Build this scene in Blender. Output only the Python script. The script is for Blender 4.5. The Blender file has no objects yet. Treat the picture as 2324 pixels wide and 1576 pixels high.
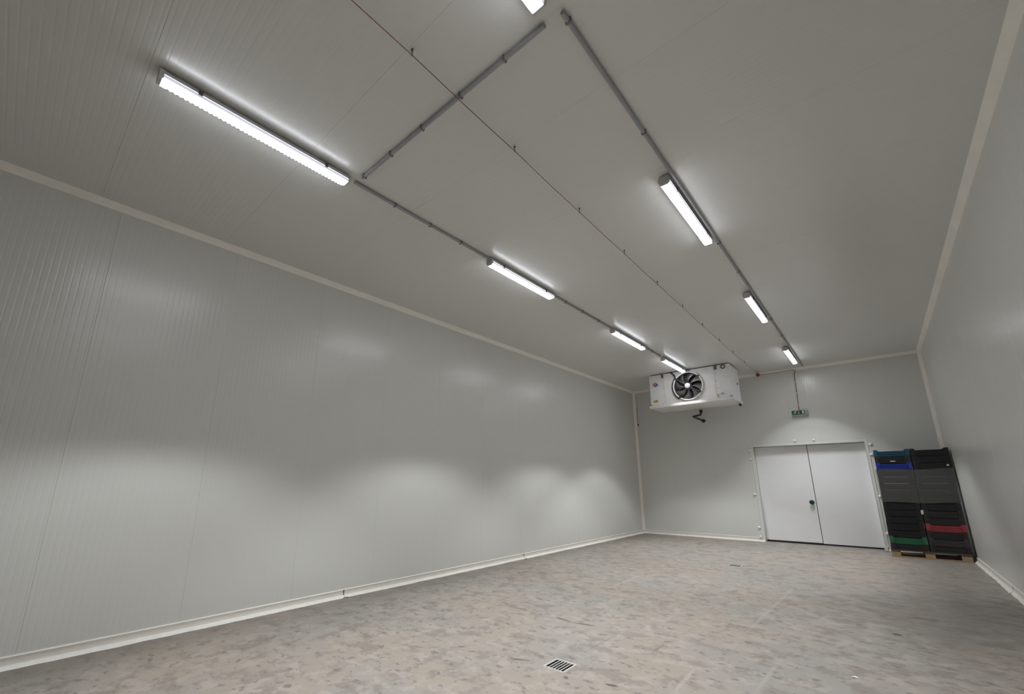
import bpy, bmesh, math, random
from mathutils import Vector, Matrix

# ------------------------------------------------------------------ camera, world, exposure
scn = bpy.context.scene
C = scn.collection
W, L, H = -5.810, 13.357, 4.456          # left wall x, back wall y, ceiling z
E, Y0 = 1.161, -4.23                     # right wall x, front wall y
FPX, CX, CY = 963.93, 1143.17, 860.54
YAW, PITCH, ROLL = 0.7113, 0.2414, -0.0038
cam_d = bpy.data.cameras.new('camera'); cam = bpy.data.objects.new('camera', cam_d); C.objects.link(cam)
cam_d.sensor_fit = 'HORIZONTAL'; cam_d.sensor_width = 36.0
cam_d.lens = FPX * 36.0 / 2324.0
cam_d.shift_x = (1162.0 - CX) / 2324.0
cam_d.shift_y = (CY - 788.0) / 2324.0
cam_d.clip_start = 0.05; cam_d.clip_end = 100
cy_, sy_, cp_, sp_ = math.cos(YAW), math.sin(YAW), math.cos(PITCH), math.sin(PITCH)
fw = Vector((-sy_ * cp_, cy_ * cp_, sp_)); rt = Vector((cy_, sy_, 0)); up = rt.cross(fw)
rt2 = math.cos(ROLL) * rt + math.sin(ROLL) * up; up2 = -math.sin(ROLL) * rt + math.cos(ROLL) * up
cam.matrix_world = Matrix(((rt2.x, up2.x, -fw.x, 0), (rt2.y, up2.y, -fw.y, 0), (rt2.z, up2.z, -fw.z, 1.5), (0, 0, 0, 1)))
scn.camera = cam
world = bpy.data.worlds.new('world'); scn.world = world; world.use_nodes = True
world.node_tree.nodes['Background'].inputs[0].default_value = (0, 0, 0, 1)
vs = scn.view_settings
vs.view_transform = 'Standard'; vs.look = 'None'; vs.gamma = 1.0; vs.use_curve_mapping = False
vs.exposure = 0.27
# lamp strengths (the ceiling tube lights are the only light in the room)
EM_BOTTOM, EM_CHAMFER, EM_SIDE, SPOT_W = 18.0, 13.0, 0.45, 58.0
SPOT_ANGLE, SPOT_BLEND = math.radians(90), 0.22
LAMP_COL = (0.95, 0.97, 1.0)
random.seed(7)
scn.cycles.use_light_tree = False
scn.cycles.adaptive_threshold = 0.08
PI = math.pi

# ------------------------------------------------------------------ materials
def principled(name, col, rough=0.5, metal=0.0, spec=0.5):
    m = bpy.data.materials.new(name); m.use_nodes = True
    b = m.node_tree.nodes['Principled BSDF']
    b.inputs['Base Color'].default_value = (*col, 1); b.inputs['Roughness'].default_value = rough
    b.inputs['Metallic'].default_value = metal; b.inputs['Specular IOR Level'].default_value = spec
    return m
def nd(m, t, **kw):
    n = m.node_tree.nodes.new(t)
    for k, v in kw.items(): setattr(n, k, v)
    return n
def lk(m, a, b): m.node_tree.links.new(a, b)
def noisy(m, amount=0.06, scale=6.0, rough_amount=0.0, stretch=(1, 1, 1), coord='pos'):
    """small tonal mottling of the base colour"""
    b = m.node_tree.nodes['Principled BSDF']; col = tuple(b.inputs['Base Color'].default_value)
    if coord == 'pos': src = nd(m, 'ShaderNodeNewGeometry').outputs['Position']
    else: src = nd(m, 'ShaderNodeTexCoord').outputs['Object']
    mp = nd(m, 'ShaderNodeMapping'); mp.inputs['Scale'].default_value = stretch
    lk(m, src, mp.inputs[0])
    n = nd(m, 'ShaderNodeTexNoise'); n.inputs['Scale'].default_value = scale; n.inputs['Detail'].default_value = 5
    lk(m, mp.outputs[0], n.inputs['Vector'])
    r = nd(m, 'ShaderNodeMapRange'); r.inputs['From Min'].default_value = 0.25; r.inputs['From Max'].default_value = 0.75
    r.inputs['To Min'].default_value = 1 - amount; r.inputs['To Max'].default_value = 1 + amount
    lk(m, n.outputs['Fac'], r.inputs['Value'])
    v = nd(m, 'ShaderNodeVectorMath', operation='SCALE'); v.inputs[0].default_value = col[:3]
    lk(m, r.outputs[0], v.inputs['Scale']); lk(m, v.outputs[0], b.inputs['Base Color'])
    if rough_amount:
        r2 = nd(m, 'ShaderNodeMapRange'); rr = b.inputs['Roughness'].default_value
        r2.inputs['To Min'].default_value = rr - rough_amount; r2.inputs['To Max'].default_value = rr + rough_amount
        lk(m, n.outputs['Fac'], r2.inputs['Value']); lk(m, r2.outputs[0], b.inputs['Roughness'])
    return m
def emitter(name, strength, col=LAMP_COL):
    m = bpy.data.materials.new(name); m.use_nodes = True
    b = m.node_tree.nodes['Principled BSDF']
    b.inputs['Base Color'].default_value = (0.8, 0.82, 0.86, 1); b.inputs['Roughness'].default_value = 0.35
    b.inputs['Emission Color'].default_value = (*col, 1); b.inputs['Emission Strength'].default_value = strength
    return m

M = {}
M['panel'] = principled('panel_steel', (0.715, 0.722, 0.690), 0.25, 0, 0.75)
M['trim'] = noisy(principled('trim_cream', (0.93, 0.905, 0.83), 0.45), 0.04, 3.0)
M['base'] = noisy(principled('baseboard_cream', (0.78, 0.75, 0.68), 0.40), 0.05, 9.0, 0, (1, 1, 5))
M['seal'] = noisy(principled('sealant_white', (0.86, 0.85, 0.80), 0.45), 0.06, 14.0)
M['core'] = principled('joint_core', (0.60, 0.60, 0.57), 0.6)
M['grey'] = noisy(principled('fixture_grey', (0.55, 0.545, 0.53), 0.45), 0.04, 8)
M['lens'] = emitter('diffuser_bottom', EM_BOTTOM)
M['lens_edge'] = emitter('diffuser_edge', EM_CHAMFER, (0.90, 0.92, 1.0))
M['lens_side'] = emitter('diffuser_side', EM_SIDE, (0.74, 0.74, 1.0))
M['lens_dim'] = emitter('diffuser_bottom_dim', EM_BOTTOM * .18)
M['lens_edge_dim'] = emitter('diffuser_edge_dim', EM_CHAMFER * .12)
M['lens_side'].cycles.emission_sampling = 'NONE'
M['prism'] = principled('prism_clear', (0.60, 0.62, 0.68), 0.2)
M['latch'] = principled('latch_grey', (0.10, 0.09, 0.09), 0.5)
M['conduit'] = noisy(principled('conduit_grey', (0.36, 0.36, 0.37), 0.5), 0.06, 7)
M['clip'] = principled('clip_dark', (0.16, 0.16, 0.17), 0.5)
M['red'] = noisy(principled('red_cable', (0.27, 0.10, 0.09), 0.5), 0.1, 20)
M['redbox'] = principled('red_box', (0.32, 0.03, 0.035), 0.45)
M['hook'] = principled('hook_metal', (0.12, 0.11, 0.11), 0.45, 0.5)
M['white'] = noisy(principled('cooler_white', (0.80, 0.79, 0.775), 0.35), 0.04, 5)
M['black'] = principled('black_rubber', (0.018, 0.018, 0.02), 0.5)
M['dark'] = principled('dark_inside', (0.02, 0.02, 0.022), 0.7)
M['pipe'] = principled('black_pipe', (0.022, 0.022, 0.024), 0.45)
M['blade'] = principled('fan_blade', (0.30, 0.29, 0.30), 0.28, 0.75)
M['duct'] = principled('fan_duct', (0.10, 0.10, 0.105), 0.35, 0.3)
M['hub'] = principled('hub_white', (0.92, 0.92, 0.92), 0.4)
M['bracket'] = noisy(principled('bracket_galvanised', (0.16, 0.155, 0.15), 0.45, 0.6), 0.08, 20)
M['yellow'] = principled('sticker_yellow', (0.62, 0.42, 0.05), 0.5)
M['logo_red'] = principled('logo_red', (0.52, 0.03, 0.035), 0.45)
M['logo_blue'] = principled('logo_blue', (0.03, 0.045, 0.32), 0.45)
M['paper'] = principled('paper_white', (0.80, 0.80, 0.78), 0.6)
M['door'] = noisy(principled('door_white', (0.86, 0.865, 0.87), 0.38), 0.015, 2.5)
M['frame'] = noisy(principled('door_frame_white', (0.74, 0.74, 0.71), 0.38), 0.02, 3)
M['bolt'] = principled('bolt_white', (0.88, 0.88, 0.87), 0.35)
M['knob'] = principled('knob_teal', (0.006, 0.045, 0.06), 0.25)
M['green'] = principled('sign_green', (0.012, 0.10, 0.035), 0.4)
M['sign'] = principled('sign_case', (0.36, 0.37, 0.355), 0.4)
M['signw'] = principled('sign_white', (0.66, 0.72, 0.66), 0.4)
M['steel'] = noisy(principled('stainless', (0.56, 0.54, 0.51), 0.40, 0.1), 0.08, 30)
M['pit'] = principled('drain_pit', (0.022, 0.019, 0.019), 0.8)
M['rust'] = principled('rust_crack', (0.20, 0.11, 0.08), 0.8)
def wood_mat():
    m = principled('pallet_wood', (0.42, 0.29, 0.17), 0.75)
    return noisy(m, 0.25, 5.0, 0, (3, 22, 22))
M['wood'] = wood_mat()
M['wood2'] = noisy(principled('pallet_wood_dark', (0.10, 0.075, 0.055), 0.75), 0.25, 5.0, 0, (3, 22, 22))  # darker brown wood for the deck and cross boards
def plastic(name, col, rough=0.42): return noisy(principled(name, col, rough), 0.12, 9.0)
CR = {'black': plastic('crate_black', (0.012, 0.012, 0.017)), 'slate': plastic('crate_charcoal', (0.022, 0.021, 0.022)),
      'teal': plastic('crate_teal', (0.010, 0.075, 0.115)), 'blue': plastic('crate_blue', (0.012, 0.035, 0.30)),
      'green': plastic('crate_green', (0.025, 0.16, 0.085)), 'red': plastic('crate_red', (0.34, 0.045, 0.065)),
      'plum': plastic('crate_plum', (0.055, 0.042, 0.048))}
def film_mat():
    m = bpy.data.materials.new('stretch_film'); m.use_nodes = True; nt = m.node_tree; nt.nodes.clear()
    out = nd(m, 'ShaderNodeOutputMaterial'); mix = nd(m, 'ShaderNodeMixShader'); mix.inputs[0].default_value = 0.25
    tr = nd(m, 'ShaderNodeBsdfTransparent'); tr.inputs[0].default_value = (0.96, 0.96, 0.96, 1)
    p = nd(m, 'ShaderNodeBsdfPrincipled'); p.inputs['Base Color'].default_value = (0.30, 0.30, 0.29, 1); p.inputs['Roughness'].default_value = 0.09
    geo = nd(m, 'ShaderNodeNewGeometry'); mp = nd(m, 'ShaderNodeMapping'); mp.inputs['Scale'].default_value = (3, 3, 9)
    lk(m, geo.outputs['Position'], mp.inputs[0])
    n = nd(m, 'ShaderNodeTexNoise'); n.inputs['Scale'].default_value = 4; n.inputs['Detail'].default_value = 4; lk(m, mp.outputs[0], n.inputs['Vector'])
    bp = nd(m, 'ShaderNodeBump'); bp.inputs['Strength'].default_value = 1.0; bp.inputs['Distance'].default_value = 0.02
    lk(m, n.outputs['Fac'], bp.inputs['Height']); lk(m, bp.outputs[0], p.inputs['Normal'])
    lk(m, tr.outputs[0], mix.inputs[1]); lk(m, p.outputs[0], mix.inputs[2]); lk(m, mix.outputs[0], out.inputs[0])
    return m
M['film'] = film_mat()

def concrete():
    m = principled('worn_concrete', (0.4, 0.38, 0.35), 0.55); b = m.node_tree.nodes['Principled BSDF']
    pos = nd(m, 'ShaderNodeNewGeometry').outputs['Position']
    def noise(scale, detail=6, stretch=(1, 1, 1), rough=0.6, dist=0.0, off=(0, 0, 0)):
        mp = nd(m, 'ShaderNodeMapping'); mp.inputs['Scale'].default_value = stretch; mp.inputs['Location'].default_value = off
        lk(m, pos, mp.inputs[0]); n = nd(m, 'ShaderNodeTexNoise'); n.inputs['Scale'].default_value = scale
        n.inputs['Detail'].default_value = detail; n.inputs['Roughness'].default_value = rough; n.inputs['Distortion'].default_value = dist
        lk(m, mp.outputs[0], n.inputs['Vector']); return n.outputs['Fac']
    def rng(v, a, b_, lo=0.0, hi=1.0):
        r = nd(m, 'ShaderNodeMapRange'); r.interpolation_type = 'SMOOTHSTEP'
        for i, x in zip((1, 2, 3, 4), (a, b_, lo, hi)): r.inputs[i].default_value = x
        lk(m, v, r.inputs[0]); return r.outputs[0]
    def mix(fac, c1, c2, blend='MIX'):
        x = nd(m, 'ShaderNodeMix', data_type='RGBA', blend_type=blend)
        if isinstance(fac, float): x.inputs[0].default_value = fac
        else: lk(m, fac, x.inputs[0])
        for i, c in ((6, c1), (7, c2)):
            if isinstance(c, tuple): x.inputs[i].default_value = (*c, 1)
            else: lk(m, c, x.inputs[i])
        return x.outputs[2]
    def math_(op, a_, b_=None):
        x = nd(m, 'ShaderNodeMath', operation=op)
        for i, v in ((0, a_), (1, b_)):
            if v is None: continue
            if isinstance(v, (int, float)): x.inputs[i].default_value = v
            else: lk(m, v, x.inputs[i])
        return x.outputs[0]
    n1 = noise(0.6, 4, off=(3, 1, 0)); sm = noise(3.6, 5, (1.0, 1.15, 1), 0.66); sm2 = noise(5.0, 5, (1.0, 1.1, 1), 0.64, 0, (9, 4, 0)); sm3 = noise(8.5, 4, (1.0, 1.5, 1), 0.55, 0, (2, 7, 0))
    col = mix(rng(n1, 0.38, 0.62), (0.338, 0.292, 0.243), (0.306, 0.287, 0.262))
    col = mix(math_('MULTIPLY', rng(sm, 0.49, 0.60), 0.80), col, (0.240, 0.210, 0.184))
    col = mix(math_('MULTIPLY', rng(sm2, 0.51, 0.61), 0.65), col, (0.398, 0.352, 0.314))
    col = mix(math_('MULTIPLY', rng(sm3, 0.585, 0.66), 0.75), col, (0.160, 0.140, 0.135))
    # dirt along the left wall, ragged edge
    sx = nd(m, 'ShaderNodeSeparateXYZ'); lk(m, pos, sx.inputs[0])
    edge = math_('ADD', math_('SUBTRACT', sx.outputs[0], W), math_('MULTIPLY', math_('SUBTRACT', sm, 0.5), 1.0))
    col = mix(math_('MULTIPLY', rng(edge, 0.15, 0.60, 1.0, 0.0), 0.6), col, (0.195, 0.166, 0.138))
    # darker patch with a ragged edge in front of the right wall
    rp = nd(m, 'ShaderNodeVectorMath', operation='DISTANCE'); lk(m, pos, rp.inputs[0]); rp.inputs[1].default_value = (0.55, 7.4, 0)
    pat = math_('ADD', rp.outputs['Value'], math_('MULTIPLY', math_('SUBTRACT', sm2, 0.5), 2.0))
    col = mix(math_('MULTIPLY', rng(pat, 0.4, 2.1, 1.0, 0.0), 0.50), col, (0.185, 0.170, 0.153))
    # single scuffs and saw lines: (x1,y1,x2,y2,half width,strength)
    dark = [(-3.114, 4.495, -2.83, 4.44, .026, .8), (-2.86, 4.44, -2.564, 4.509, .024, .8), (-3.915, 4.50, -3.40, 4.477, .026, .5),
             (-1.865, 3.33, -1.745, 3.355, .026, .9), (-.109, 7.065, .306, 7.10, .030, .7), (-.17, 6.21, -.07, 6.235, .050, .95),
             (-2.734, 3.229, -2.54, 3.316, .028, .7), (-2.165, 3.255, -2.12, 3.20, .024, .7), (-4.443, 6.749, -3.76, 6.75, .028, .5),
             (-2.986, 6.80, -2.65, 6.874, .028, .5), (-1.856, 4.52, -1.76, 4.553, .020, .7), (-1.832, 4.15, -1.81, 4.46, .010, .6),
             (-2.3, 3.75, -2.28, 4.55, .008, .5), (-4.2, 7.93, -4.0, 8.0, .036, .5)]
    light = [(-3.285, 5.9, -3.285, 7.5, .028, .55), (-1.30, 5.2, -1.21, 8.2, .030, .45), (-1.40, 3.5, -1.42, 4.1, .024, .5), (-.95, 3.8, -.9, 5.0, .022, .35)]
    brk = rng(sm3, 0.3, 0.55, 0.6, 1.0)
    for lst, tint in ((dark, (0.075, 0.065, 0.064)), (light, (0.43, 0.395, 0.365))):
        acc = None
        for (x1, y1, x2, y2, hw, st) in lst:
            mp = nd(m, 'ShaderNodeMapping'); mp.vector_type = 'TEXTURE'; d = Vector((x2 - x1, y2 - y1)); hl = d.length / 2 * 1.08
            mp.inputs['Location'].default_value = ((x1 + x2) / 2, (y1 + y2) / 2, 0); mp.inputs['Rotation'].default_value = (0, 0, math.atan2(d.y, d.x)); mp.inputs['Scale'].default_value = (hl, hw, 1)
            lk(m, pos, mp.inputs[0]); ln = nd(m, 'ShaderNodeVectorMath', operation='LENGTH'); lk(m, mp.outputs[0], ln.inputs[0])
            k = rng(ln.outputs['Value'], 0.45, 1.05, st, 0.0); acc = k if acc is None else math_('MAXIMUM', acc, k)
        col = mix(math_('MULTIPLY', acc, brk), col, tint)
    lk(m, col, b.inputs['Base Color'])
    lk(m, rng(sm, 0.3, 0.7, 0.40, 0.60), b.inputs['Roughness'])
    return m
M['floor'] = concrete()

# ------------------------------------------------------------------ mesh helpers
class MB:
    def __init__(s): s.v = []; s.f = []; s.mi = []
    def add(s, vs_, fs, mi=0):
        o = len(s.v); s.v += [tuple(p) for p in vs_]; s.f += [tuple(o + i for i in f) for f in fs]; s.mi += [mi] * len(fs); return s
    def box(s, x0, x1, y0, y1, z0, z1, mi=0, bev=0.0):
        if bev <= 0:
            vs_ = [(x, y, z) for z in (z0, z1) for y in (y0, y1) for x in (x0, x1)]
            return s.add(vs_, [(0, 2, 3, 1), (4, 5, 7, 6), (0, 1, 5, 4), (2, 6, 7, 3), (0, 4, 6, 2), (1, 3, 7, 5)], mi)
        bm = bmesh.new(); bmesh.ops.create_cube(bm, size=1)
        bmesh.ops.scale(bm, vec=(x1 - x0, y1 - y0, z1 - z0), verts=bm.verts)
        bmesh.ops.translate(bm, vec=((x0 + x1) / 2, (y0 + y1) / 2, (z0 + z1) / 2), verts=bm.verts)
        bmesh.ops.bevel(bm, geom=list(bm.edges), offset=bev, segments=2, affect='EDGES', profile=0.5)
        bm.verts.index_update()
        s.add([v.co[:] for v in bm.verts], [[v.index for v in f.verts] for f in bm.faces], mi); bm.free(); return s
    def extrude(s, prof, axis, a0, a1, mi=0, caps=True, closed=True):
        """profile of (p,q) extruded along axis; x: (y,z), y: (x,z), z: (x,y)"""
        def P(p, q, t): return {'x': (t, p, q), 'y': (p, t, q), 'z': (p, q, t)}[axis]
        n = len(prof); vs_ = [P(p, q, a0) for p, q in prof] + [P(p, q, a1) for p, q in prof]
        fs = [(i, (i + 1) % n, n + (i + 1) % n, n + i) for i in range(n if closed else n - 1)]
        if caps and closed: fs += [tuple(range(n))[::-1], tuple(range(n, 2 * n))]
        return s.add(vs_, fs, mi)
    def tube(s, pts, r, n=10, mi=0):
        pts = [Vector(p) for p in pts]; rings = []
        for i, p in enumerate(pts):
            t = ((pts[i + 1] - p) if i == 0 else (p - pts[i - 1]) if i == len(pts) - 1 else (pts[i + 1] - p).normalized() + (p - pts[i - 1]).normalized()).normalized()
            ref = Vector((0, 0, 1)) if abs(t.z) < 0.9 else Vector((1, 0, 0))
            a = t.cross(ref).normalized(); b = t.cross(a).normalized()
            rr = r[i] if isinstance(r, (list, tuple)) else r
            rings.append([p + a * rr * math.cos(2 * PI * k / n) + b * rr * math.sin(2 * PI * k / n) for k in range(n)])
        vs_ = [q for g in rings for q in g]; fs = []
        for i in range(len(pts) - 1):
            for k in range(n): fs.append((i * n + k, i * n + (k + 1) % n, (i + 1) * n + (k + 1) % n, (i + 1) * n + k))
        fs += [tuple(range(n))[::-1], tuple(range((len(pts) - 1) * n, len(pts) * n))]
        return s.add(vs_, fs, mi)
    def lathe_y(s, prof, cx, cz, n=48, mi=0, cap=False):
        """profile of (r, y) turned about an axis parallel to y"""
        vs_ = [(cx + r * math.cos(2 * PI * k / n), y, cz + r * math.sin(2 * PI * k / n)) for r, y in prof for k in range(n)]
        fs = [(i * n + k, i * n + (k + 1) % n, (i + 1) * n + (k + 1) % n, (i + 1) * n + k) for i in range(len(prof) - 1) for k in range(n)]
        if cap: fs += [tuple(range(n)), tuple(range((len(prof) - 1) * n, len(prof) * n))]
        return s.add(vs_, fs, mi)
    def mesh(s, name, mats, smooth=False):
        me = bpy.data.meshes.new(name); me.from_pydata(s.v, [], s.f)
        for m in (mats if isinstance(mats, (list, tuple)) else [mats]): me.materials.append(m)
        if any(s.mi): me.polygons.foreach_set('material_index', s.mi)
        bm = bmesh.new(); bm.from_mesh(me); bmesh.ops.recalc_face_normals(bm, faces=bm.faces); bm.to_mesh(me); bm.free()
        if smooth:
            me.polygons.foreach_set('use_smooth', [True] * len(me.polygons))
            try: me.set_sharp_from_angle(angle=math.radians(40))
            except Exception: pass
        me.update(); return me
    def build(s, name, mats, parent=None, smooth=False): return obj(name, s.mesh(name, mats, smooth), parent)
def obj(name, me, parent=None, loc=None):
    o = bpy.data.objects.new(name, me); C.objects.link(o)
    if parent is not None: o.parent = parent
    if loc is not None: o.location = loc
    return o
def thing(name, label, cat, loc=(0, 0, 0), group=None):
    o = bpy.data.objects.new(name, None); C.objects.link(o); o.location = loc; o.empty_display_size = 0.1
    o['label'] = label; o['category'] = cat
    if group: o['group'] = group
    return o
def tag(o, label, cat, group=None):
    o['label'] = label; o['category'] = cat
    if group: o['group'] = group
    return o
def structure(o, label, cat):
    o['kind'] = 'structure'; o['label'] = label; o['category'] = cat; return o
def arc(cx, cz, r, a0, a1, n, y): return [(cx + r * math.cos(math.radians(a0 + (a1 - a0) * i / n)), y, cz + r * math.sin(math.radians(a0 + (a1 - a0) * i / n))) for i in range(n + 1)]

# ------------------------------------------------------------------ room shell
# floor with the two drain openings left out
D1 = (-2.405, -2.207, 3.290, 3.492); D2 = (-2.400, -2.200, 9.140, 9.345)
xs = [W - .1, D1[0], D2[0], D2[1] - 1e-4 if D2[1] < D1[1] else D1[1], max(D1[1], D2[1]), E + .1]
xs = sorted(set([W - .1, D1[0], D1[1], D2[0], D2[1], E + .1])); ys = sorted([Y0 - .1, D1[2], D1[3], D2[2], D2[3], L + .3])
mb = MB(); idx = {}
for j, y in enumerate(ys):
    for i, x in enumerate(xs): idx[i, j] = len(mb.v); mb.v.append((x, y, 0.0))
for j in range(len(ys) - 1):
    for i in range(len(xs) - 1):
        mx, my = (xs[i] + xs[i + 1]) / 2, (ys[j] + ys[j + 1]) / 2
        if any(d[0] < mx < d[1] and d[2] < my < d[3] for d in (D1, D2)): continue
        mb.f.append((idx[i, j], idx[i + 1, j], idx[i + 1, j + 1], idx[i, j + 1])); mb.mi.append(0)
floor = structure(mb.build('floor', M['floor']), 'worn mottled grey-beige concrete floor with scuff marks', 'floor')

RIB, RD = 0.05, 0.0005
def panel_mesh(width, length, cache={}):
    """cladding sheet: u across (x), v along (y), face towards +z at z=0, micro-ribbed, returned edges"""
    key = (round(width, 4), round(length, 4))
    if key in cache: return cache[key]
    e = 0.0004; u = [(e, -0.02), (e, -0.0009), (e + 0.0035, 0.0)]
    n = int(width / RIB)
    for k in range(n):
        c = (k + 0.5) * width / n
        u += [(c - 0.009, 0.0), (c - 0.003, -RD), (c + 0.003, -RD), (c + 0.009, 0.0)]
    u += [(width - e - 0.0035, 0.0), (width - e, -0.0009), (width - e, -0.02)]
    b = MB(); b.extrude([(p, q) for p, q in u], 'y', 0.0, length, caps=False, closed=False)
    cache[key] = b.mesh('panel', M['panel']); return cache[key]
def put_panel(parent, origin, ux, vx, nx, width, length):
    o = obj('panel', panel_mesh(width, length), parent)
    ux, vx, nx, og = Vector(ux), Vector(vx), Vector(nx), Vector(origin)
    o.matrix_world = Matrix(((ux.x, vx.x, nx.x, og.x), (ux.y, vx.y, nx.y, og.y), (ux.z, vx.z, nx.z, og.z), (0, 0, 0, 1)))
    return o
def seams(lo, hi, start, step):
    s = [lo]; k = math.ceil((lo - start) / step + 1e-6)
    while start + k * step < hi - 0.02:
        if start + k * step > lo + 0.02: s.append(start + k * step)
        k += 1
    return s + [hi]
wl = structure(MB().box(W - .12, W - .012, Y0 - .1, L + .3, -.02, H + .1).build('wall_left', M['core']), 'grey-white ribbed insulated panel wall on the left', 'wall')
sl = seams(Y0, L, 0.36, 1.147)
for a_, b_ in zip(sl, sl[1:]): put_panel(wl, (W, b_, 0), (0, -1, 0), (0, 0, 1), (1, 0, 0), b_ - a_, H)
wr = structure(MB().box(E + .012, E + .12, Y0 - .1, L + .3, -.02, H + .1).build('wall_right', M['core']), 'grey-white panel wall on the right, beside the crates', 'wall')
for a_, b_ in zip(sl, sl[1:]): put_panel(wr, (E, a_, 0), (0, 1, 0), (0, 0, 1), (-1, 0, 0), b_ - a_, H)
ce = structure(MB().box(W - .1, E + .1, Y0 - .1, L + .3, H + .012, H + .12).build('ceiling', M['core']), 'grey-white ribbed panel ceiling with rows of tube lights', 'ceiling')
sc_ = seams(Y0, L, 0.18, 1.153)
for a_, b_ in zip(sc_, sc_[1:]): put_panel(ce, (W, b_, H), (0, -1, 0), (1, 0, 0), (0, 0, -1), b_ - a_, E - W)
wf = structure(MB().box(W - .1, E + .1, Y0 - .12, Y0 - .012, -.02, H + .1).build('wall_front', M['core']), 'grey-white panel wall behind the camera', 'wall')
sf = seams(W, E, W, 1.1618)
for a_, b_ in zip(sf, sf[1:]): put_panel(wf, (b_, Y0, 0), (-1, 0, 0), (0, 0, 1), (0, 1, 0), b_ - a_, H)
# back wall around the door opening
DX0, DX1, DZ = -2.514, -0.150, 2.440
bw = MB().box(W - .1, DX0, L + .012, L + .26, -.02, H + .1).box(DX1, E + .1, L + .012, L + .26, -.02, H + .1).box(DX0, DX1, L + .012, L + .26, DZ, H + .1)
wb = structure(bw.build('wall_back', M['core']), 'grey-white panel wall at the far end with the double door', 'wall')
sb = [W, -4.66, -3.51, DX0]
for a_, b_ in zip(sb, sb[1:]): put_panel(wb, (a_, L, 0), (1, 0, 0), (0, 0, 1), (0, -1, 0), b_ - a_, H)
mid_ = (DX0 + DX1) / 2
for a_, b_ in ((DX0, mid_), (mid_, DX1)): put_panel(wb, (a_, L, DZ), (1, 0, 0), (0, 0, 1), (0, -1, 0), b_ - a_, H - DZ)
for a_, b_ in ((DX1, DX1 + .655), (DX1 + .655, E)): put_panel(wb, (a_, L, 0), (1, 0, 0), (0, 0, 1), (0, -1, 0), b_ - a_, H)

# corner trims (slightly hollow cream cove strips), legs of 63 mm
T = 0.063
def cove(n=5): # from (T,0) to (0,T) bowed towards the corner
    return [(T * (1 - t) * (1 - 0.12 * math.sin(PI * t)), T * t * (1 - 0.12 * math.sin(PI * t))) for t in [i / n for i in range(n + 1)]]
def trim(name, prof, axis, a0, a1, label):
    return structure(MB().extrude(prof, axis, a0, a1).build(name, M['trim'], smooth=True), label, 'trim')
e_ = 0.0015
trim('trim_1', [(W + p, H - q) for p, q in cove()] + [(W - .001, H - T), (W - .001, H + .001), (W + T, H + .001)], 'y', Y0, L, 'cream strip along the joint of left wall and ceiling')
trim('trim_2', [(E - p, H - q) for p, q in cove()] + [(E + .001, H - T), (E + .001, H + .001), (E - T, H + .001)], 'y', Y0, L, 'cream strip along the joint of right wall and ceiling')
trim('trim_3', [(L - p, H - q) for p, q in cove()] + [(L + .001, H - T), (L + .001, H + .001), (L - T, H + .001)], 'x', W, E, 'cream strip between far wall and ceiling, above the exit sign')
trim('trim_4', [(W + p, L - q) for p, q in cove()] + [(W - .001, L - T), (W - .001, L + .001), (W + T, L + .001)], 'z', 0.09, H - .03, 'upright cream strip in the far left corner')
trim('trim_5', [(E - p, L - q) for p, q in cove()] + [(E + .001, L - T), (E + .001, L + .001), (E - T, L + .001)], 'z', 0.09, H - .03, 'upright cream strip in the far right corner behind the crates')

# baseboards: moulded lengths plus a ragged bead of sealant on the floor
BP = [(-.001, 0), (-.001, .103), (.006, .103), (.015, .096), (.017, .090), (.014, .084), (.016, .060), (.020, .036), (.024, .030), (.024, 0)]
def bead_mesh(a0, a1, fn, amp=.010):
    n = max(2, int((a1 - a0) / .03)); b = MB(); w = 0.0; vs_ = []
    for i in range(n + 1):
        t = a0 + (a1 - a0) * i / n
        w = .86 * w + random.uniform(-1, 1) * .35
        d = .058 + amp * max(-1, min(1.3, w)); vs_ += [fn(.020, .034, t), fn(.034, .026, t), fn(d, .0008, t), fn(.020, .0008, t)]
    fs = [(4 * i + k, 4 * i + (k + 1) % 4, 4 * i + 4 + (k + 1) % 4, 4 * i + 4 + k) for i in range(n) for k in range(4)]
    fs += [(0, 1, 2, 3), (4 * n + 3, 4 * n + 2, 4 * n + 1, 4 * n)]
    return b.add(vs_, fs)
def baseboard(name, label, fn, cuts, axis, sgn_prof):
    root = structure(bpy.data.objects.new(name, None), label, 'baseboard'); C.objects.link(root)
    for a0, a1 in zip(cuts, cuts[1:]):
        MB().extrude(sgn_prof, axis, a0 + .002, a1 - .002).build('skirting_length', M['base'], root, True)
        bead_mesh(a0 + .004, a1 - .004, fn).build('sealant_bead', M['seal'], root, True)
    return root
bl = baseboard('baseboard_left', 'cream moulded skirting at the foot of the left wall', lambda d, z, t: (W + d, t, z), [Y0, -.63, 3.36, 7.34, 11.34, L], 'y', [(W + d, z) for d, z in BP])
br = baseboard('baseboard_right', 'cream moulded skirting at the foot of the right wall', lambda d, z, t: (E - d, t, z), [Y0, -2.63, 1.37, 5.37, 9.37, L], 'y', [(E - d, z) for d, z in BP])
bk = baseboard('baseboard_back', 'cream skirting on the far wall, left of the double door', lambda d, z, t: (t, L - d, z), [W + .02, DX0 - .004], 'x', [(L - d, z) for d, z in BP])
MB().extrude([(L - d, z) for d, z in BP], 'x', DX1 + .004, E - .02).build('skirting_length', M['base'], bk, True)
bead_mesh(DX1 + .01, E - .03, lambda d, z, t: (t, L - d, z)).build('sealant_bead', M['seal'], bk, True)
baseboard('baseboard_front', 'cream skirting on the wall behind the camera', lambda d, z, t: (t, Y0 + d, z), [W + .02, -2.3, E - .02], 'x', [(Y0 + d, z) for d, z in BP])
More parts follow.
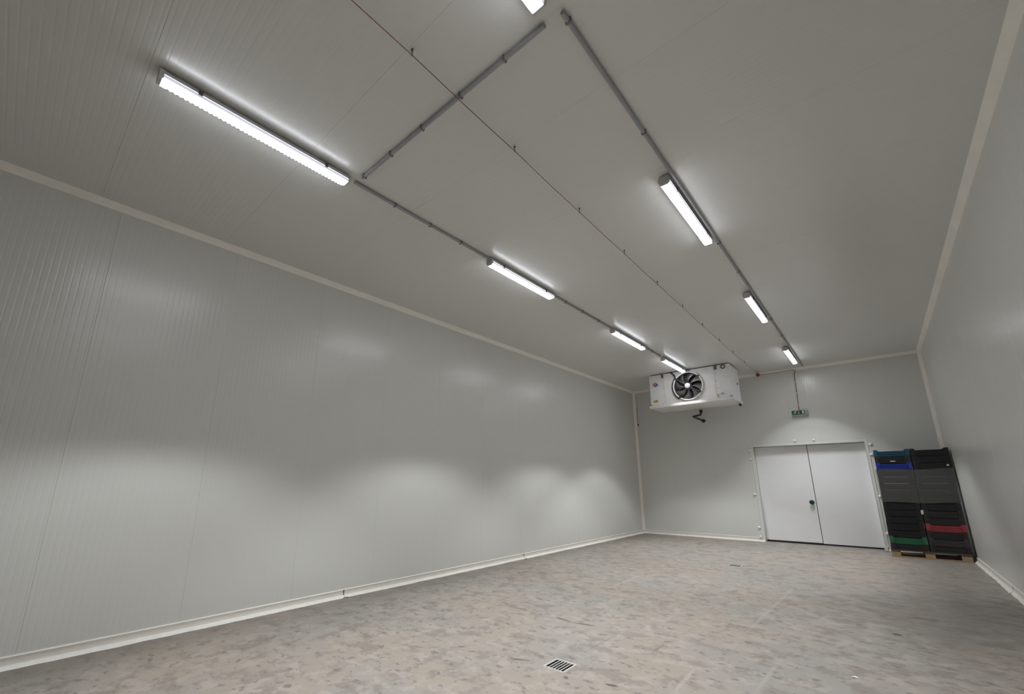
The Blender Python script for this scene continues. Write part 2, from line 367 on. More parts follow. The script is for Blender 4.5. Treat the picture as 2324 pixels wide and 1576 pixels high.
for y in (3.36, 7.34): # cracked joint covers
    MB().box(W + .013, W + .021, y - .010, y + .004, .028, .094).box(W + .016, W + .064, y - .03, y + .045, .0, .006).build('joint_crack', M['rust'], bl)
cap = MB().tube([(E - .030, 9.33, .004), (E - .052, 9.35, .012), (E - .060, 9.38, .014), (E - .045, 9.41, .004)], [.016, .024, .022, .010], 10)
cap.build('sealant_lump', M['seal'], br, True)
MB().box(E - .021, E - .012, 9.40, 9.425, .028, .094).build('joint_crack', M['core'], br)

# ------------------------------------------------------------------ double door
door = structure(bpy.data.objects.new('door_1', None), 'pale double door recessed in the far wall', 'door'); C.objects.link(door)
REC = 0.140; cxd = -1.309
for x0, x1 in ((DX0 - .001, DX0 + .004), (DX1 - .004, DX1 + .001)):
    MB().box(x0, x1, L - .012, L + .255, 0, DZ + .004).build('door_jamb', M['frame'], door)
MB().box(DX0 + .005, DX1 - .005, L - .012, L + .255, DZ - .004, DZ + .001).build('door_head', M['frame'], door)
for x0, x1 in ((DX0 - .055, DX0 - .0015), (DX1 + .0015, DX1 + .055)):
    MB().box(x0, x1, L - .010, L - .0005, .105, DZ + .055, bev=.002).build('door_casing', M['frame'], door)
MB().box(DX0 - .001, DX1 + .001, L - .010, L - .0005, DZ + .0055, DZ + .055, bev=.002).build('door_casing', M['frame'], door)
MB().box(DX0 + .005, DX1 - .005, L + .235, L + .254, .0, DZ - .005).build('door_backing', M['dark'], door)
leafL = MB().box(DX0 + .008, cxd - .007, L + REC, L + REC + .045, .045, DZ - .012, bev=.003).build('door_leaf', M['door'], door)
leafR = MB().box(cxd + .007, DX1 - .008, L + REC, L + REC + .045, .035, DZ - .012, bev=.003).build('door_leaf', M['door'], door)
MB().box(cxd - .005, cxd + .005, L + REC + .006, L + REC + .04, .03, DZ - .012).build('centre_seal', M['bracket'], door)
MB().box(DX0 + .008, DX1 - .008, L + REC + .008, L + REC + .04, .002, .034).build('bottom_seal', M['black'], door)
kb = MB().lathe_y([(.045, L + REC - .0005), (.045, L + REC - .008), (.028, L + REC - .012), (.026, L + REC - .045)], -1.392, 1.012, 24, cap=True)
kb.build('knob_base', M['bolt'], leafL, True)
kt = MB().lathe_y([(.030, L + REC - .040), (.050, L + REC - .050), (.055, L + REC - .066), (.046, L + REC - .080), (.020, L + REC - .088), (.001, L + REC - .089)], -1.392, 1.012, 24)
k_ = kt.build('door_knob', M['knob'], leafL, True); k_['label'] = 'dark teal round push knob'
bolt_me = MB().lathe_y([(.032, 0), (.034, -.010), (.028, -.024), (.014, -.032), (.001, -.033)], 0, 0, 16).mesh('bolt_cap', M['bolt'], True)
for x, z in [(-1.532, 2.548), (-1.129, 2.544), (-.053, 2.368), (-.067, 2.132), (-2.605, 2.355), (-2.603, 2.117), (-2.616, 1.187), (-2.621, .347), (-.065, 1.182), (-.07, .368)]:
    obj('bolt_cap', bolt_me, door, (x, L - .001 if abs(z - 2.546) > .01 else L - .001, z))
obj('bolt_cap', bolt_me, door, (-2.61, L - .02, .118))
# white corner blocks at the foot of the jambs
MB().box(DX1 - .03, DX1 + .04, L - .06, L - .013, .0, .10, bev=.008).build('jamb_foot', M['seal'], door)

# ------------------------------------------------------------------ tube lights
FL = 1.50
hous_prof = [(-.050, -.060), (-.052, -.052), (-.044, -.026), (-.034, -.020), (.034, -.020), (.044, -.026), (.052, -.052), (.050, -.060)]
housing_me = MB().extrude(hous_prof, 'y', -FL / 2 + .012, FL / 2 - .012).mesh('housing', M['grey'], True)
b = MB(); h2 = FL / 2 - .022
def dsec(s, t, zb): return [(-.047 * s, -.0605), (-.045 * s, -.087), (-.036 * s * t, zb), (.036 * s * t, zb), (.045 * s, -.087), (.047 * s, -.0605)]
secs = [(-h2, dsec(1, 1, -.108)), (h2 - .040, dsec(1, 1, -.108)), (h2, dsec(.95, .86, -.090))]
vs_ = [(x, y, z) for y, pr in secs for x, z in pr]; n_ = 6
for i in range(len(secs) - 1):
    for k in range(5):
        b.add([vs_[i * 6 + k], vs_[i * 6 + k + 1], vs_[(i + 1) * 6 + k + 1], vs_[(i + 1) * 6 + k]], [(0, 1, 2, 3)], 0 if k == 2 else 1 if k in (1, 3) else 2)
b.add(vs_[:6], [(0, 1, 2, 3, 4, 5)], 2); b.add(vs_[-6:], [(5, 4, 3, 2, 1, 0)], 2)
diffuser_me = b.mesh('diffuser', [M['lens'], M['lens_edge'], M['lens_side']])
dimmed_me = b.mesh('diffuser', [M['lens_dim'], M['lens_edge_dim'], M['lens_side']])
def cap_mesh(y0, y1):
    pr = [(-.054, -.062), (-.047, -.092), (-.030, -.108), (.030, -.108), (.047, -.092), (.054, -.062), (.052, -.034), (.038, -.016), (-.038, -.016), (-.052, -.034)]
    return MB().extrude(pr, 'y', y0, y1).mesh('end_cap', M['grey'], False)
capN_me = cap_mesh(-FL / 2, -FL / 2 + .028)
capF_me = MB().extrude([(-.053, -.062), (-.040, -.080), (.040, -.080), (.053, -.062), (.051, -.034), (.038, -.018), (-.038, -.018), (-.051, -.034)], 'y', FL / 2 - .020, FL / 2).mesh('end_cap', M['grey'])
latch_me = {s: MB().box(min(s * .050, s * .060), max(s * .050, s * .060), -.014, .014, -.074, -.036, bev=.002).mesh('latch', M['latch']) for s in (-1, 1)}
mount_me = MB().box(-.022, .022, -.03, .03, -.021, .0).mesh('mounting_clip', M['grey'])
pb = MB()
for k in range(44):
    y = -FL / 2 + .07 + k * (FL - .14) / 43
    pts = [(y + .0105 * math.cos(t * PI / 6), .0135 * math.sin(t * PI / 6)) for t in range(7)]
    # small scallop standing on the lower left edge of the diffuser
    lo = [(-.0362 + .0 * q, p, -.1090 + .0) for p, q in pts]
    pb.add([(-.0370 + q * .9, p, -.1087) for p, q in pts] + [(-.0370 + q * .9, p, -.1105) for p, q in pts],
           [(0, 1, 2, 3, 4, 5, 6), (13, 12, 11, 10, 9, 8, 7)] + [(i, i + 1, i + 8, i + 7) for i in range(6)] + [(6, 0, 7, 13)])
prism_me = pb.mesh('prism_scallops', M['prism'])
spot_d = bpy.data.lights.new('led_beam', 'SPOT'); spot_d.energy = SPOT_W; spot_d.spot_size = SPOT_ANGLE; spot_d.spot_blend = SPOT_BLEND
spot_d.shadow_soft_size = 0.04; spot_d.color = LAMP_COL
spot_dim = spot_d.copy(); spot_dim.energy = SPOT_W * .12
FX = {'L': -3.512, 'R': -1.148}
fixt = [('L', 0.985, 'lit tube light of the left row nearest the camera, with scalloped diffuser edge'),
        ('L', 4.535, 'lit tube light, second in the left row'), ('L', 8.085, 'lit tube light, third in the left row'),
        ('L', 10.690, 'lit tube light of the left row hanging in front of the fan unit'),
        ('R', 0.945, 'glaring tube light cut off by the top edge of the picture'),
        ('R', 4.500, 'largest fully seen tube light of the right row'), ('R', 7.990, 'dimmer tube light, middle of the right row'),
        ('R', 11.690, 'lit tube light of the right row nearest the far wall and exit sign')]
for i, (row, y, lab) in enumerate(fixt):
    t = thing('tube_light', lab, 'light', (FX[row], y, H), 'tube lights on the ceiling')
    obj('housing', housing_me, t); obj('diffuser', dimmed_me if i == 6 else diffuser_me, t); obj('end_cap', capN_me, t); obj('end_cap', capF_me, t)
    for yy in (-.50, .50):
        obj('mounting_clip', mount_me, t, (0, yy * .8, 0))
        for s in (-1, 1): obj('latch', latch_me[s], t, (0, yy, 0))
    if i == 0:
        p_ = obj('prism_scallops', prism_me, t); p_['kind'] = 'stuff'
    for k in range(5):
        lo = bpy.data.objects.new('led_beam', spot_dim if i == 6 else spot_d); C.objects.link(lo); lo.parent = t
        lo.location = (0, (-.60 + (.20 if i == 3 else .28) * k), -.118)

# ------------------------------------------------------------------ conduits on the ceiling
CR_, CZ = 0.016, H - 0.021
clipx_me = MB().box(-.020, .020, -.008, .008, -.0385, 0).mesh('saddle_clip', M['clip'])
clipy_me = MB().box(-.008, .008, -.020, .020, -.0385, 0).mesh('saddle_clip', M['clip'])
def conduit(label, pts, clips, along='y'):
    t = thing('conduit', label, 'conduit', tuple(pts[0]), 'grey cable conduits on the ceiling')
    o0 = Vector(pts[0]); MB().tube([Vector(p) - o0 for p in pts], CR_, 12).build('tube', M['conduit'], t, True)
    for c in clips: obj('saddle_clip', clipx_me if along == 'y' else clipy_me, t, Vector((c[0], c[1], H)) - o0)
    return t
xl = -3.512
conduit('grey conduit between the first and second light of the left row', [(xl, 1.80, CZ), (xl, 3.775, CZ)], [(xl, 2.28), (xl, 2.77), (xl, 3.26)])
conduit('grey conduit between the second and third light of the left row', [(xl, 5.295, CZ), (xl, 7.325, CZ)], [(xl, 5.66), (xl, 6.2), (xl, 6.78)])
conduit('short grey conduit just before the light in front of the fan unit', [(xl, 8.845, CZ), (xl, 9.80, CZ)], [(xl, 9.3), (xl, 9.74)])
conduit('grey conduit crossing the ceiling between the two rows of lights', [(-3.40, 1.82, CZ), (-1.20, 1.82, CZ)], [(-3.36, 1.82), (-2.92, 1.82), (-2.47, 1.82), (-2.0, 1.82), (-1.55, 1.82)], 'x')
xr = -1.068
conduit('long grey conduit running beside the lights of the right row', [(xr, 1.83, CZ), (xr, L - .22, CZ)], [(xr, 1.9), (xr, 3.1), (xr, 5.40), (xr, 6.4), (xr, 8.80), (xr, 10.0), (xr, 12.7)])

# ------------------------------------------------------------------ red cable on hooks, down to the exit sign
rc = thing('red_cable', 'thin red cable strung on hooks along the ceiling and down to the exit sign', 'cable', (-2.0, -1.5, H - .05))
o0 = Vector(rc.location)
hooks = [(-1.96, -3.27), (-1.972, -2.12), (-1.985, -.96), (-1.992, .19), (-2.003, 1.357), (-2.022, 2.509), (-2.045, 3.664), (-2.058, 4.81), (-2.074, 5.968), (-2.085, 7.11), (-2.100, 8.262), (-2.106, 9.42), (-2.112, 10.575), (-2.105, 11.70)]
pts = [(-1.985, Y0 + .02, H - .05)]
for i, (x, y) in enumerate(hooks):
    pts.append((x, y, H - .050))
    if i + 1 < len(hooks): pts.append(((x + hooks[i + 1][0]) / 2, (y + hooks[i + 1][1]) / 2, H - .058))
pts += [(-2.10, 12.6, H - .055), (-2.105, L - .10, H - .050)]
MB().tube([Vector(p) - o0 for p in pts], .0035, 6).build('ceiling_wire', M['red'], rc, True)
hb = MB().tube([(0, 0, .050), (0, 0, .012), (.004, 0, -.004), (0, 0, -.012), (-.006, 0, -.004)], [.005, .0035, .003, .003, .0025], 6)
hb.lathe_y([(.001, -.006), (.010, -.006), (.010, .006), (.001, .006)], 0, .046, 8)
hook_me = hb.mesh('cable_hook', M['hook'], True)
for x, y in hooks: obj('cable_hook', hook_me, rc, Vector((x, y, H - .050)) - o0)
jb = MB().lathe_y([(.001, L - .115), (.038, L - .115), (.045, L - .108), (.045, L - .068), (.001, L - .066)], -2.118, H - .056, 20)
jb.v = [tuple(Vector(p) - o0) for p in jb.v]; jb.build('junction_box', M['redbox'], rc, True)
wl_ = [(-2.08, L - .072, H - .062), (-1.7, L - .068, H - .060), (-1.36, L - .068, H - .054), (-1.30, L - .060, H - .052), (-1.265, L - .045, H - .062), (-1.262, L - .012, H - .090),
       (-1.285, L - .008, H - .13), (-1.30, L - .008, H - .22), (-1.305, L - .008, 3.9), (-1.312, L - .008, 3.6), (-1.322, L - .008, 3.335)]
MB().tube([Vector(p) - o0 for p in wl_], .0072, 8).build('wall_wire', M['red'], rc, True)
for z in (3.46, 3.78, 4.08): MB().box(*[c for ax, (lo, hi) in enumerate(((-1.332, -1.287), (L - .020, L - .0005), (z - .008, z + .008))) for c in (lo - o0[ax], hi - o0[ax])]).build('cable_clip', M['bolt'], rc)

# ------------------------------------------------------------------ exit sign
es = thing('exit_sign', 'green emergency exit sign with running figure above the double door', 'sign', (-1.315, L, 3.245))
MB().box(-.176, .176, -.062, -.0005, -.082, .076, bev=.006).build('sign_case', M['sign'], es, True)
yf = -.0635
MB().box(-.166, .096, yf - .001, -.060, -.032, .070).build('green_panel', M['green'], es)
def flat(name, polys, mat, parent, y, th=.0015):
    q = MB(); polys = [[(x, z * .88 + .018) for x, z in pl] for pl in polys] if parent is es else polys
    for pl in polys:
        n = len(pl); q.add([(x, y, z) for x, z in pl] + [(x, y - th, z) for x, z in pl], [tuple(range(n))[::-1], tuple(range(n, 2 * n))] + [(i, (i + 1) % n, n + (i + 1) % n, n + i) for i in range(n)])
    return q.build(name, mat, parent)
def disc(cx, cz, r, n=10): return [(cx + r * math.cos(2 * PI * k / n), cz + r * math.sin(2 * PI * k / n)) for k in range(n)]
flat('running_figure', [disc(-.079, .045, .010), [(-.092, .036), (-.078, .030), (-.098, -.004), (-.113, .002)], [(-.113, .002), (-.100, .004), (-.128, -.034), (-.142, -.026)],
                        [(-.104, .004), (-.094, -.002), (-.082, -.022), (-.088, -.040), (-.097, -.038), (-.094, -.022)], [(-.090, .034), (-.110, .034), (-.122, .016), (-.114, .012), (-.106, .024), (-.094, .024)],
                        [(-.084, .028), (-.068, .014), (-.056, .020), (-.058, .027), (-.067, .024), (-.080, .036)]], M['signw'], es, yf - .001)
flat('down_arrow', [[(-.025, .050), (-.015, .050), (-.012, -.004), (.006, -.004), (-.018, -.040), (-.040, -.004), (-.022, -.004)]], M['signw'], es, yf - .001)
flat('door_symbol', [[(.054, .054), (.094, .054), (.094, -.038), (.054, -.038)]], M['signw'], es, yf - .0015)
MB().box(.100, .112, yf - .002, -.060, -.032, .072).build('divider', M['latch'], es)
flat('lamp_window', [disc(.140, .040, .017, 16)], M['signw'], es, yf + .001); flat('test_button', [disc(.150, -.022, .019, 16)], M['signw'], es, yf + .001)

# ------------------------------------------------------------------ ceiling-hung unit cooler
UX0, UX1, UY0, UY1, UZ0, UZ1 = -4.515, -2.440, 11.555, 12.40, 3.575, 4.432
FCX, FCZ, FR = -3.476, 4.000, 0.392
uc = thing('unit_cooler', 'white ceiling-hung cooling unit with one large fan, on the far wall side', 'cooling unit')
MB().box(UX0 + .004, UX1 - .002, UY0 + .27, UY1, UZ0, UZ1, bev=.006).build('coil_casing', M['white'], uc)
for x0, x1 in ((UX0, UX0 + .006), (UX1 - .006, UX1)): MB().box(x0, x1, UY0 + .008, UY1 + .01, UZ0 + .001, UZ1).build('side_plate', M['white'], uc)
MB().box(UX0 + .007, UX1 - .007, UY0 + .012, UY0 + .268, UZ1 - .006, UZ1 - .001).build('top_plate', M['white'], uc)
S1, S2 = -4.108, -2.805
plL = MB().box(UX0, S1 - .0025, UY0, UY0 + .012, UZ0, UZ1, bev=.003).build('front_panel', M['white'], uc)
plR = MB().box(S2 + .0025, UX1, UY0, UY0 + .012, UZ0, UZ1, bev=.003).build('front_panel', M['white'], uc)
# middle plate with the round fan opening
def holed(x0, x1, z0, z1, cx, cz, r, y0, y1, n=64):
    q = MB(); an = sorted(set([2 * PI * k / n for k in range(n)] + [math.atan2(z - cz, x - cx) % (2 * PI) for x in (x0, x1) for z in (z0, z1)]))
    inn, out = [], []
    for a in an:
        c, s = math.cos(a), math.sin(a)
        t = min(((x1 if c > 0 else x0) - cx) / c if abs(c) > 1e-9 else 1e9, ((z1 if s > 0 else z0) - cz) / s if abs(s) > 1e-9 else 1e9)
        inn.append((cx + r * c, cz + r * s)); out.append((cx + t * c, cz + t * s))
    m_ = len(an); vs_ = [(x, y, z) for y in (y0, y1) for ring in (inn, out) for x, z in ring]; fs = []
    for i in range(m_):
        j = (i + 1) % m_
        fs += [(i, j, m_ + j, m_ + i), (2 * m_ + i, 3 * m_ + i, 3 * m_ + j, 2 * m_ + j), (i, 2 * m_ + i, 2 * m_ + j, j), (m_ + i, m_ + j, 3 * m_ + j, 3 * m_ + i)]
    return q.add(vs_, fs)
holed(S1 + .0025, S2 - .0025, UZ0, UZ1, FCX, FCZ, FR - .02, UY0, UY0 + .012).build('fan_plate', M['white'], uc)
ring = MB().lathe_y([(FR, UY0 - .0005), (FR, UY0 - .045), (FR - .008, UY0 - .060), (FR - .020, UY0 - .064), (FR - .032, UY0 - .056), (FR - .036, UY0 - .030), (FR - .036, UY0 + .02)], FCX, FCZ, 64)
ring.build('fan_ring', M['white'], uc, True)
MB().lathe_y([(FR - .037, UY0 - .030), (FR - .037, UY0 + .20), (.001, UY0 + .21)], FCX, FCZ, 48).build('fan_duct', M['duct'], uc, True)
fan = MB().lathe_y([(.001, UY0 - .075), (.066, UY0 - .075), (.074, UY0 - .066), (.076, UY0 - .02), (.100, UY0 + .0), (.104, UY0 + .09), (.001, UY0 + .10)], FCX, FCZ, 32).build('fan_rotor', M['duct'], uc, True)
MB().lathe_y([(.001, UY0 - .081), (.060, UY0 - .081), (.069, UY0 - .074), (.001, UY0 - .0755)], FCX, FCZ, 32).build('hub_cap', M['hub'], fan, True)
NB = 8
def blade_mesh():
    q = MB(); nr, nc = 8, 6; th = .006
    for side in (0, 1):
        for i in range(nr + 1):
            r = .100 + (.345 - .100) * i / nr; u = i / nr
            sweep = math.radians(-26) * u ** 1.4 ; span = math.radians(40 - 6 * u) ; pitch = .13 - .05 * u
            for j in range(nc + 1):
                c = j / nc - .5; a = sweep + c * span
                cam_ = .018 * (1 - 4 * c * c)
                q.v.append((r * math.cos(a), -.0 + c * pitch - cam_ + side * th, r * math.sin(a)))
    w_ = nc + 1; off = (nr + 1) * w_
    for s in (0, 1):
        for i in range(nr):
            for j in range(nc):
                k = s * off + i * w_ + j; q.f.append((k, k + 1, k + w_ + 1, k + w_)); q.mi.append(0)
    edge = [(0, j) for j in range(nc)] + [(i, nc) for i in range(nr)] + [(nr, j) for j in range(nc, 0, -1)] + [(i, 0) for i in range(nr, 0, -1)]
    for e0, e1 in zip(edge, edge[1:] + edge[:1]):
        a_, b_ = e0[0] * w_ + e0[1], e1[0] * w_ + e1[1]; q.f.append((a_, b_, off + b_, off + a_)); q.mi.append(0)
    return q.mesh('blade', M['blade'], True)
bme = blade_mesh()
for k in range(NB):
    o = obj('blade', bme, fan, (FCX, UY0 + .055, FCZ)); o.rotation_euler = (0, -2 * PI * (k + .28) / NB, 0)
for a in (38, -33, 232, 142):
    ca, sa = math.cos(math.radians(a)), math.sin(math.radians(a))
    g = MB().tube([(FCX + .072 * ca, UY0 - .058, FCZ + .072 * sa), (FCX + (FR - .05) * ca, UY0 - .060, FCZ + (FR - .05) * sa)], .0065, 8)
    g.build('guard_strut', M['bracket'], uc, True)
    px, pz = FCX + (FR - .028) * ca, FCZ + (FR - .028) * sa
    MB().box(px - .022, px + .022, UY0 - .082, UY0 - .052, pz - .02, pz + .02, bev=.004).build('strut_clamp', M['black'], uc)
# cable from the ceiling round the ring
cp = [(-3.905, UY0 - .005, UZ1 + .012), (-3.86, UY0 - .02, UZ1 - .03), (-3.80, UY0 - .03, UZ1 - .10), (-3.785, UY0 - .035, UZ1 - .18)] + arc(FCX, FCZ, FR + .012, 146, 231, 12, UY0 - .035)
MB().tube(cp, .018, 10).build('power_cable', M['black'], uc, True)
# drip tray
MB().box(UX0 - .035, UX1 + .03, UY0 - .055, UY1 + .025, 3.500, 3.574, bev=.012).build('drip_tray', M['white'], uc, True)
MB().box(UX0 - .030, UX1 + .025, UY0 - .050, UY0 - .004, 3.5745, 3.584, bev=.003).build('tray_lip', M['white'], uc)
for x in (-4.142, -2.765):
    br_ = MB().box(x - .030, x + .030, UY0 - .007, UY0 - .0005, UZ1 - .105, UZ1 + .024).box(x - .030, x + .030, UY0 - .007, UY0 + .3, UZ1 + .0205, UZ1 + .024)
    br_.box(x - .012, x + .012, UY0 - .018, UY0 - .007, UZ1 - .085, UZ1 - .060)
    br_.build('hanging_bracket', M['bracket'], uc)
    MB().box(x - .035, x + .035, UY0 + .45, UY0 + .75, UZ1 + .0005, H - .0005).build('hanging_bracket', M['bracket'], uc)
def oval_part(pts): return [(-4.352 + x, 4.165 + z) for x, z in pts]
# red-and-blue swoosh emblem
ES = [(-.074 + .148 * i / 14) for i in range(15)]
def esw(x): return .026 * math.sin(PI * x / .078) + .004
def eel(x): return .058 * math.sqrt(max(0, 1 - (x / .0755) ** 2))
flat('emblem_red', [oval_part([(x, esw(x) + .007) for x in ES if eel(x) > esw(x) + .008] + [(x, eel(x)) for x in ES[::-1] if eel(x) > esw(x) + .008])], M['logo_red'], plL, UY0 - .0005, .002)
flat('emblem_blue', [oval_part([(x, esw(x) - .007) for x in ES if -eel(x) < esw(x) - .008] + [(x, -eel(x)) for x in ES[::-1] if -eel(x) < esw(x) - .008])], M['logo_blue'], plL, UY0 - .0005, .002)
flat('emblem_stripe', [oval_part([(-.060, .004), (-.030, .022), (.020, .038), (-.034, .032)])], M['hub'], plL, UY0 - .0026, .001)
flat('emblem_stripe', [oval_part([(.060, -.004), (.030, -.020), (-.020, -.036), (.034, -.030)])], M['hub'], plL, UY0 - .0026, .001)
flat('warning_label', [[(-4.440, 3.728), (-4.318, 3.736), (-4.318, 3.668), (-4.440, 3.660)]], M['yellow'], plL, UY0 - .0005, .0015)
flat('warning_mark', [[(-4.432, 3.672), (-4.396, 3.675), (-4.413, 3.714)], [(-4.384, 3.712), (-4.330, 3.716), (-4.330, 3.708), (-4.384, 3.704)], [(-4.384, 3.692), (-4.330, 3.696), (-4.330, 3.688), (-4.384, 3.684)]], M['latch'], plL, UY0 - .002, .001)
scr = MB().lathe_y([(.009, 0), (.008, -.004), (.001, -.005)], 0, 0, 8).mesh('screw', M['bracket'])
for x in (S1 - .03, S2 + .03):
    for z in (4.22, 4.03, 3.84, 3.66): obj('screw', scr, plL if x < -3.4 else plR, (x, UY0 - .0005, z))
for x, z in ((-3.0, 4.38), (-4.48, 3.60), (-4.2, 3.60)): obj('screw', scr, uc, (x, UY0 - .0005, z))
MB().lathe_y([(.030, UY0 - .0005), (.030, UY0 - .010), (.055, UY0 - .014), (.062, UY0 - .008), (.062, UY0 - .0005)], -2.590, 4.375, 24).build('port_ring', M['bracket'], plR, True)
flat('port_cover', [disc(-2.590, 4.375, .029, 16)], M['white'], plR, UY0 - .004)
flat('rating_label', [[(-2.76, 3.80), (-2.66, 3.78), (-2.62, 3.70), (-2.74, 3.70)]], M['paper'], plR, UY0 - .0005, .001)
MB().tube([(-2.775, UY0 - .03, 3.585), (-2.775, UY0 - .03, 3.66), (-2.765, UY0 - .012, 3.675)], .012, 8).build('valve_stub', M['yellow'], uc, True)
MB().tube([(-2.70, UY0 - .03, 3.66), (-2.66, UY0 - .03, 3.70), (-2.63, UY0 - .03, 3.66)], .008, 8).build('valve_handle', M['bracket'], uc, True)
MB().box(-2.50, -2.44, UY0 - .05, UY0 - .01, 3.5845, 3.60, bev=.003).build('tray_clip', M['black'], uc)
MB().box(UX0 - .030, UX0 - .002, UY0 - .02, UY0 + .02, 3.585, 3.615, bev=.003).build('tray_clip', M['black'], uc)
MB().box(UX1 + .0005, UX1 + .012, 12.15, 12.19, 3.98, 4.03, bev=.002).build('side_latch', M['black'], uc)
MB().tube([(-2.46, 12.28, 3.499), (-2.46, 12.28, 3.46), (-2.43, 12.29, 3.44)], [.03, .03, .02], 8).build('tray_valve', M['black'], uc, True)

dp = thing('drain_pipe', 'black elbowed drain pipe under the cooling unit, running into the far wall', 'pipe')
MB().tube([(-3.445, 12.30, 3.4995), (-3.445, 12.30, 3.44)], .030, 14).build('outlet_stub', M['white'], dp, True)
MB().tube([(-3.445, 12.30, 3.45), (-3.445, 12.30, 3.37)], .042, 14).build('pipe_socket', M['pipe'], dp, True)
pp = [(-3.445, 12.30, 3.38), (-3.445, 12.30, 3.335), (-3.46, 12.305, 3.318), (-3.50, 12.33, 3.312), (-3.66, 12.44, 3.312), (-3.705, 12.475, 3.312), (-3.722, 12.52, 3.310), (-3.715, 12.70, 3.304), (-3.692, L - .004, 3.278)]
MB().tube(pp, .027, 14).build('pipe_run', M['pipe'], dp, True)
MB().lathe_y([(.001, L - .001), (.050, L - .001), (.050, L - .05), (.030, L - .056)], -3.692, 3.278, 20).build('wall_rosette', M['pipe'], dp, True)

pr_ = thing('sensor_cable', 'thin black sensor cable hanging in the far left corner', 'cable')
MB().tube([(-5.70, L - .004, 3.93), (-5.712, L - .012, 3.75), (-5.716, L - .012, 3.55), (-5.710, L - .012, 3.40), (-5.704, L - .02, 3.345)], .006, 8).build('wire', M['clip'], pr_, True)
MB().tube([(-5.712, L - .020, 3.352), (-5.690, L - .026, 3.325)], [.020, .024], 10).build('probe_tip', M['black'], pr_, True)

# ------------------------------------------------------------------ floor drains
def drain(D, label):
    x0, x1, y0, y1 = D; t = thing('floor_drain', label, 'drain', ((x0 + x1) / 2, (y0 + y1) / 2, 0), 'floor drains'); w, d = (x1 - x0) / 2, (y1 - y0) / 2
    MB().add([(-w, -d, 0), (w, -d, 0), (w, d, 0), (-w, d, 0), (-w, -d, -.10), (w, -d, -.10), (w, d, -.10), (-w, d, -.10)],
             [(0, 1, 5, 4), (1, 2, 6, 5), (2, 3, 7, 6), (3, 0, 4, 7), (4, 5, 6, 7)]).build('pit', M['pit'], t)
    f = MB(); g = .012
    for q in ((-w - .006, w + .006, -d - .006, -d + g), (-w - .006, w + .006, d - g, d + .006), (-w - .006, -w + g, -d + g, d - g), (w - g, w + .006, -d + g, d - g)):
        f.box(*q, -.004, .0025)
    f.build('frame', M['steel'], t)
    n = 6; sw = (2 * w - 2 * g) / n; bme_ = MB().box(-.0045, .0045, -d + g, d - g, -.004, .0012).mesh('bar', M['steel'])
    for k in range(1, n): obj('bar', bme_, t, (-w + g + k * sw, 0, 0))
drain(D1, 'square steel floor drain with six dark slots, nearest the camera'); drain(D2, 'small far floor drain in front of the double door')

# ------------------------------------------------------------------ pallet, crates, film
PX0, PX1, PY0, PY1 = -0.066, 1.090, 12.375, 13.175
pl = thing('pallet', 'wooden pallet carrying two stacks of crates', 'pallet', ((PX0 + PX1) / 2, (PY0 + PY1) / 2, 0))
hw, hd = (PX1 - PX0) / 2, .40
skid = MB().box(-hw, hw, -.05, .05, 0, .022, bev=.002).mesh('bottom_board', M['wood']); blk = MB().box(-.072, .072, -.05, .05, .0222, .100, bev=.002).mesh('block', M['wood'])
strg = MB().box(-.072, .072, -hd, hd, .1002, .122, bev=.002).mesh('cross_board', M['wood2']); dck = MB().box(-hw, hw, -.056, .056, .1222, .144, bev=.002).mesh('deck_board', M['wood2'])
for y in (-.35, 0, .35):
    obj('bottom_board', skid, pl, (0, y, 0))
    for x in (-hw + .072, 0, hw - .072): obj('block', blk, pl, (x, y, 0))
for x in (-hw + .072, 0, hw - .072): obj('cross_board', strg, pl, (x, 0, 0))
for y in (-.343, -.17, 0, .17, .343): obj('deck_board', dck, pl, (0, y, 0))
CW, CD, CH = .578, .40, .1355
